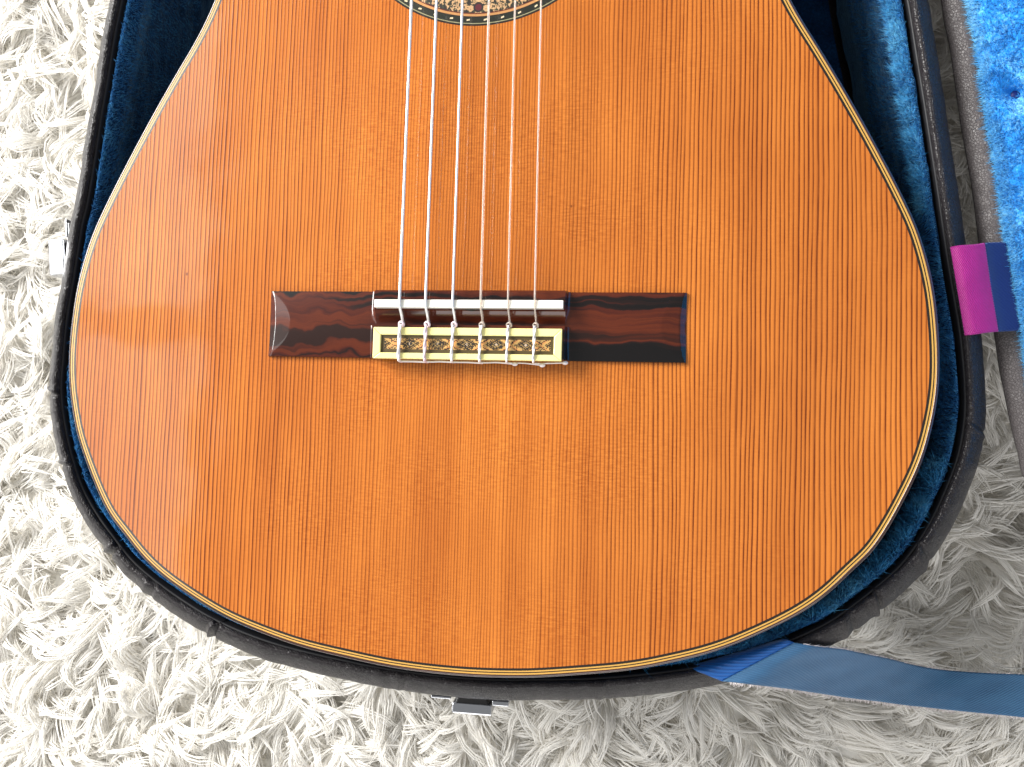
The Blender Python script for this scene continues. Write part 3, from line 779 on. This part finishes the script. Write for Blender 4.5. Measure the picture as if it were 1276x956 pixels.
bt_ = MB(); bc = lidp(BT[0], BT[1], float(np.interp(12.0, -lprof[:, 0], lprof[:, 1])) - 9.5); bt_.ball(bc, 2.4, 1, 1, 0.7); bt_.build('button', M['navy'], lid, True)
# magenta and navy hinge tape between base and lid
def strip_mesh(name, A, B, mat, parent, thick=0.6, nu=60, nv=14, wave=0.0, start=0.0):
    A = catmull(np.array(A, float), nu, False); B = catmull(np.array(B, float), nu, False)
    t = np.linspace(0, 1, nv)
    G = A[:, None, :]*(1-t)[None, :, None] + B[:, None, :]*t[None, :, None]
    L_ = np.r_[0, np.cumsum(np.linalg.norm(np.diff((A+B)/2, axis=0), axis=1))] + start
    wd = np.linalg.norm(B - A, axis=1)
    if wave: G[:, :, 2] += wave * np.sin(t[None, :]*np.pi*2.3 + L_[:, None]*0.08) * np.sin(L_[:, None]*0.11)
    uv = np.stack([np.broadcast_to(L_[:, None], (nu, nv)), t[None, :]*wd[:, None]], -1).reshape(-1, 2)
    o = mesh_from(name, G.reshape(-1, 3), np.ascontiguousarray(grid_faces(nu, nv)), mat, parent, uv=uv)
    m = o.modifiers.new('solid', 'SOLIDIFY'); m.thickness = thick*MM; m.offset = 0
    return o, G
def at(px, py, z):
    d = np.array(RM) @ np.array([(px-638)/960.0, -(py-478)/960.0, -1.0]); o_ = CAM - np.array([0, 0, ZT])
    return o_ + d * ((z - o_[2]) / d[2])
ht, _ = strip_mesh('hinge_tape', [at(1184, 308, -12), at(1196, 306, -11.2), at(1212, 305, -12.5), at(1226, 303, -15)],
                   [at(1202, 418, -12), at(1214, 417, -11.2), at(1229, 415, -12.5), at(1243, 413.5, -15)], M['magenta'], case, 0.8, 40, 40, 0.25)
ht['label'] = 'magenta hinge tape on the rim'
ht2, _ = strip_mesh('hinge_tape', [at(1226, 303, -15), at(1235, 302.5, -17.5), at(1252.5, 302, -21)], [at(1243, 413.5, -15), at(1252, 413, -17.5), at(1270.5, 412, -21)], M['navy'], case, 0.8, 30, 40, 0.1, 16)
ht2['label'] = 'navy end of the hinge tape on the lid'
# ---- latches
def latch(x, y, ang, reach, parent=case):
    """draw latch on the wall: origin at wall, +n outward"""
    e = empty('latch', x, y, -40, parent); ca, sa = math.cos(ang), math.sin(ang)
    nvec = np.array([ca, sa, 0]); tvec = np.array([-sa, ca, 0])
    def blk(name, n0, n1, t0, t1, z0, z1, mat, bw=0.5, tap=0.0):
        V = []
        for z in (z0, z1):
            for nn in (n0, n1):
                for tt, sgn in ((t0, 1), (t1, -1)):
                    ttt = tt + (tap*sgn if nn == n1 else 0)
                    q = np.array([x, y, 0]) + nvec*nn + tvec*ttt; V.append((q[0], q[1], z))
        F = [(0, 1, 3, 2), (4, 6, 7, 5), (0, 4, 5, 1), (2, 3, 7, 6), (0, 2, 6, 4), (1, 5, 7, 3)]
        o = mesh_from(name, V, F, mat, e, smooth=False)
        bm = bmesh.new(); bm.from_mesh(o.data); bmesh.ops.recalc_face_normals(bm, faces=bm.faces); bm.to_mesh(o.data); bm.free()
        bevel(o, bw, 2); return o
    blk('back_plate', -0.6, 0.5, -17, 17, -58, -24, M['chrome'], 0.3)
    blk('hinge_block', 0.4, 3.4, -6.2, 6.2, -50, -25, M['darksteel'], 0.4, -1.6)
    blk('lever', 2.9, reach, -9.2, 9.2, -52, -23.5, M['chrome'], 0.7)
    blk('catch', 0.4, 2.4, 9.6, 17.0, -36, -22.5, M['chrome'], 0.3)
    blk('catch', 0.4, 1.5, -19.0, -9.8, -36, -23.5, M['chrome'], 0.3)
    return e
latch(-213.2, 22.5, math.pi + 0.12, 11.5)
latch(1.3, -181.2, -math.pi/2, 7.6)

# ================================================================== blue ribbon
A = [at(973.6, 797, -17), at(981, 797.5, -10.5), at(990, 801, -9.6)]
B = [at(857.5, 831, -17), at(874, 838.5, -10.6), at(900, 849, -9.8)]
rib = empty('ribbon', 190, -170, -95)
tag(rib, 'blue twill ribbon running from inside the case over its rim onto the rug', 'ribbon')
f1, G1 = strip_mesh('folded_end', A, B, M['ribbonfold'], rib, 0.5, 20, 24)
f1['label'] = 'royal blue folded end of the ribbon'
A2 = [at(990, 801, -9.2), at(1015, 805, -10), at(1048, 808.5, -20), at(1080, 815, -36), at(1113, 822, -54), at(1140, 829, -70), at(1177, 835, -84), at(1225, 838.5, -87), at(1276, 840.5, -87), at(1330, 844, -87), at(1400, 850, -90)]
B2 = [at(900, 849, -9.4), at(932, 852, -9.6), at(970, 856.5, -16), at(1010, 862, -28), at(1048, 868, -42), at(1090, 873.5, -58), at(1131, 879, -74), at(1177, 884, -86), at(1225, 889, -88), at(1276, 894, -88), at(1370, 906, -90)]
f2, G2 = strip_mesh('band', A2, B2, M['ribbon'], rib, 0.5, 150, 24, 0.25)
# frayed edge threads along both selvedges
def fray(G, edge, n, sgn):
    E = G[:, edge]; k = rng.integers(2, len(E)-2, n); f = rng.random(n)[:, None]
    P = E[k]*(1-f) + E[k+1]*f
    T = E[k+1] - E[k]; T /= np.linalg.norm(T, axis=1)[:, None]
    O = G[k, edge] - G[k, edge + (1 if edge == 0 else -1)]; O /= np.linalg.norm(O, axis=1)[:, None]
    D = O*0.8 + T*sgn*(0.8 + 0.3*rng.normal(size=n))[:, None] + np.array([0, 0, 1.0])*0.2*rng.normal(size=n)[:, None]
    return P, D
P1, D1 = fray(G2, -1, 900, 1); P2, D2 = fray(G2, 0, 350, 1)
P = np.vstack([P1, P2]); D = np.vstack([D1, D2]); n = len(P)
fibres('frayed_edge', P, D, rng.uniform(1.0, 2.4, n), rng.uniform(0.12, 0.24, n), M['fray'], f2, 2, 0.3)

# ================================================================== shaggy pile of the rug
case_core = (RIM + RN * -14.0)[::10]
def fbm(x, y, seed, base):
    r = np.random.default_rng(seed); s = np.zeros_like(x)
    for o_ in range(10):
        kx, ky = r.normal(size=2) * base * (1 + o_*0.35); s += np.sin(kx*x + ky*y + r.random()*6.28) / (1 + 0.25*o_)
    return s
nl = 17500
px = rng.uniform(-400, 350, nl); py = rng.uniform(-330, 270, nl)
keep = ~inside(case_core, np.c_[px, py])
# only where the place can be seen from near the photograph's position
q = (np.c_[px, py, np.full(nl, -105.0)] - (CAM - np.array([0, 0, ZT]))) @ np.array(RM)
uu = q[:, 0]/-q[:, 2]*960 + 638; vv_ = 478 - q[:, 1]/-q[:, 2]*960
keep &= (uu > -150) & (uu < 1276+130) & (vv_ > -130) & (vv_ < 956+130)
px, py = px[keep], py[keep]; nl = len(px)
# tufts: locks near one another share heading, height and curl
cells = np.floor((px + 7*np.sin(py*0.11) + 400) / 15.0) * 977 + np.floor((py + 7*np.sin(px*0.13) + 400) / 15.0)
uq, inv = np.unique(cells, return_inverse=True)
tuft = rng.normal(size=(len(uq), 4))[inv]
ang = -0.7 + 0.75*fbm(px, py, 3, 0.020) + 0.55*tuft[:, 0] + 0.22*rng.normal(size=nl)
Ln = rng.uniform(26, 52, nl); hh = 22 + 4.0*tuft[:, 1] + rng.uniform(-4, 5, nl)
hh = np.clip(hh, 12, 33)
curl = 0.75*tuft[:, 2] + 0.45*rng.normal(size=nl)
nf, ns = 7, 7
T = np.linspace(0, 1, ns + 1)
a_t = ang[:, None] + curl[:, None] * (T[None]**1.5 - 0.2) * 1.5
step = Ln[:, None] / ns * np.clip(0.25 + 1.3*T[None], 0, 1.25)
cx = px[:, None] + np.cumsum(np.cos(a_t) * step, 1) - 0.35*Ln[:, None]*np.cos(ang)[:, None]
cy = py[:, None] + np.cumsum(np.sin(a_t) * step, 1) - 0.35*Ln[:, None]*np.sin(ang)[:, None]
x00 = cx[:, :1].copy(); y00 = cy[:, :1].copy()
droop = rng.uniform(0.0, 1.0, (nl, 1))
cz = RUGZ + 1 + hh[:, None] * (np.sin(np.minimum(T*1.3, 1)*np.pi/2)[None] - 0.55*np.clip(T[None]-0.5, 0, 1)*droop)
nrm = np.stack([-np.sin(a_t), np.cos(a_t)], -1)
wid = np.interp(T, [0, 0.2, 0.5, 0.75, 0.9, 1.0], [0.8, 1.0, 0.95, 0.62, 0.3, 0.06])
spread = rng.uniform(1.2, 2.9, nl)
Vs = np.empty((nl, nf, ns+1, 3, 3))
for f in range(nf):
    so = (f - (nf-1)/2) / ((nf-1)/2) + 0.22*rng.normal(size=nl)
    stray = rng.random(nl) < 0.10
    so = np.where(stray, so*2.4, so)
    vo = rng.normal(size=nl) * 0.5
    ln = rng.uniform(0.80, 1.05, nl)
    ph = rng.uniform(0, 6.28, (nl, 1)); fq = rng.uniform(2, 6, (nl, 1))
    wob = 0.30 * np.sin(T[None]*fq + ph)
    lat = (so[:, None] * spread[:, None]) * wid[None] + wob
    X = x00 + (cx - x00)*ln[:, None] + nrm[..., 0]*lat
    Y = y00 + (cy - y00)*ln[:, None] + nrm[..., 1]*lat
    Z = cz + (vo[:, None] + 0.7*(1 - np.minimum(so[:, None]**2, 1.0))) * wid[None] * spread[:, None]*0.7
    rd = (rng.uniform(0.26, 0.50, nl)[:, None]) * np.interp(T, [0, 0.5, 0.8, 1.0], [0.9, 1.0, 0.8, 0.15])[None]
    for k, (ca, sa) in enumerate(((-1.0, -0.35), (0.0, 0.55), (1.0, -0.35))):
        Vs[:, f, :, k, 0] = X + nrm[..., 0]*rd*ca; Vs[:, f, :, k, 1] = Y + nrm[..., 1]*rd*ca; Vs[:, f, :, k, 2] = Z + rd*sa
quad = np.array([(s_*3+k, (s_+1)*3+k, (s_+1)*3+k+1, s_*3+k+1) for s_ in range(ns) for k in range(2)]); per = (ns+1)*3
V = Vs.reshape(-1, 3)
# the case has pressed the pile flat beneath it
bad = inside((RIM + RN * 1.5)[::8], V[:, :2])
V[bad, 2] = np.minimum(V[bad, 2], -108.0)
F = (quad[None] + (np.arange(nl*nf)*per)[:, None, None]).reshape(-1, 4)
pile = mesh_from('pile', V, F, M['shag'], rug)
pile['kind'] = 'stuff'
print('locks', nl, 'tris', len(F)*2)
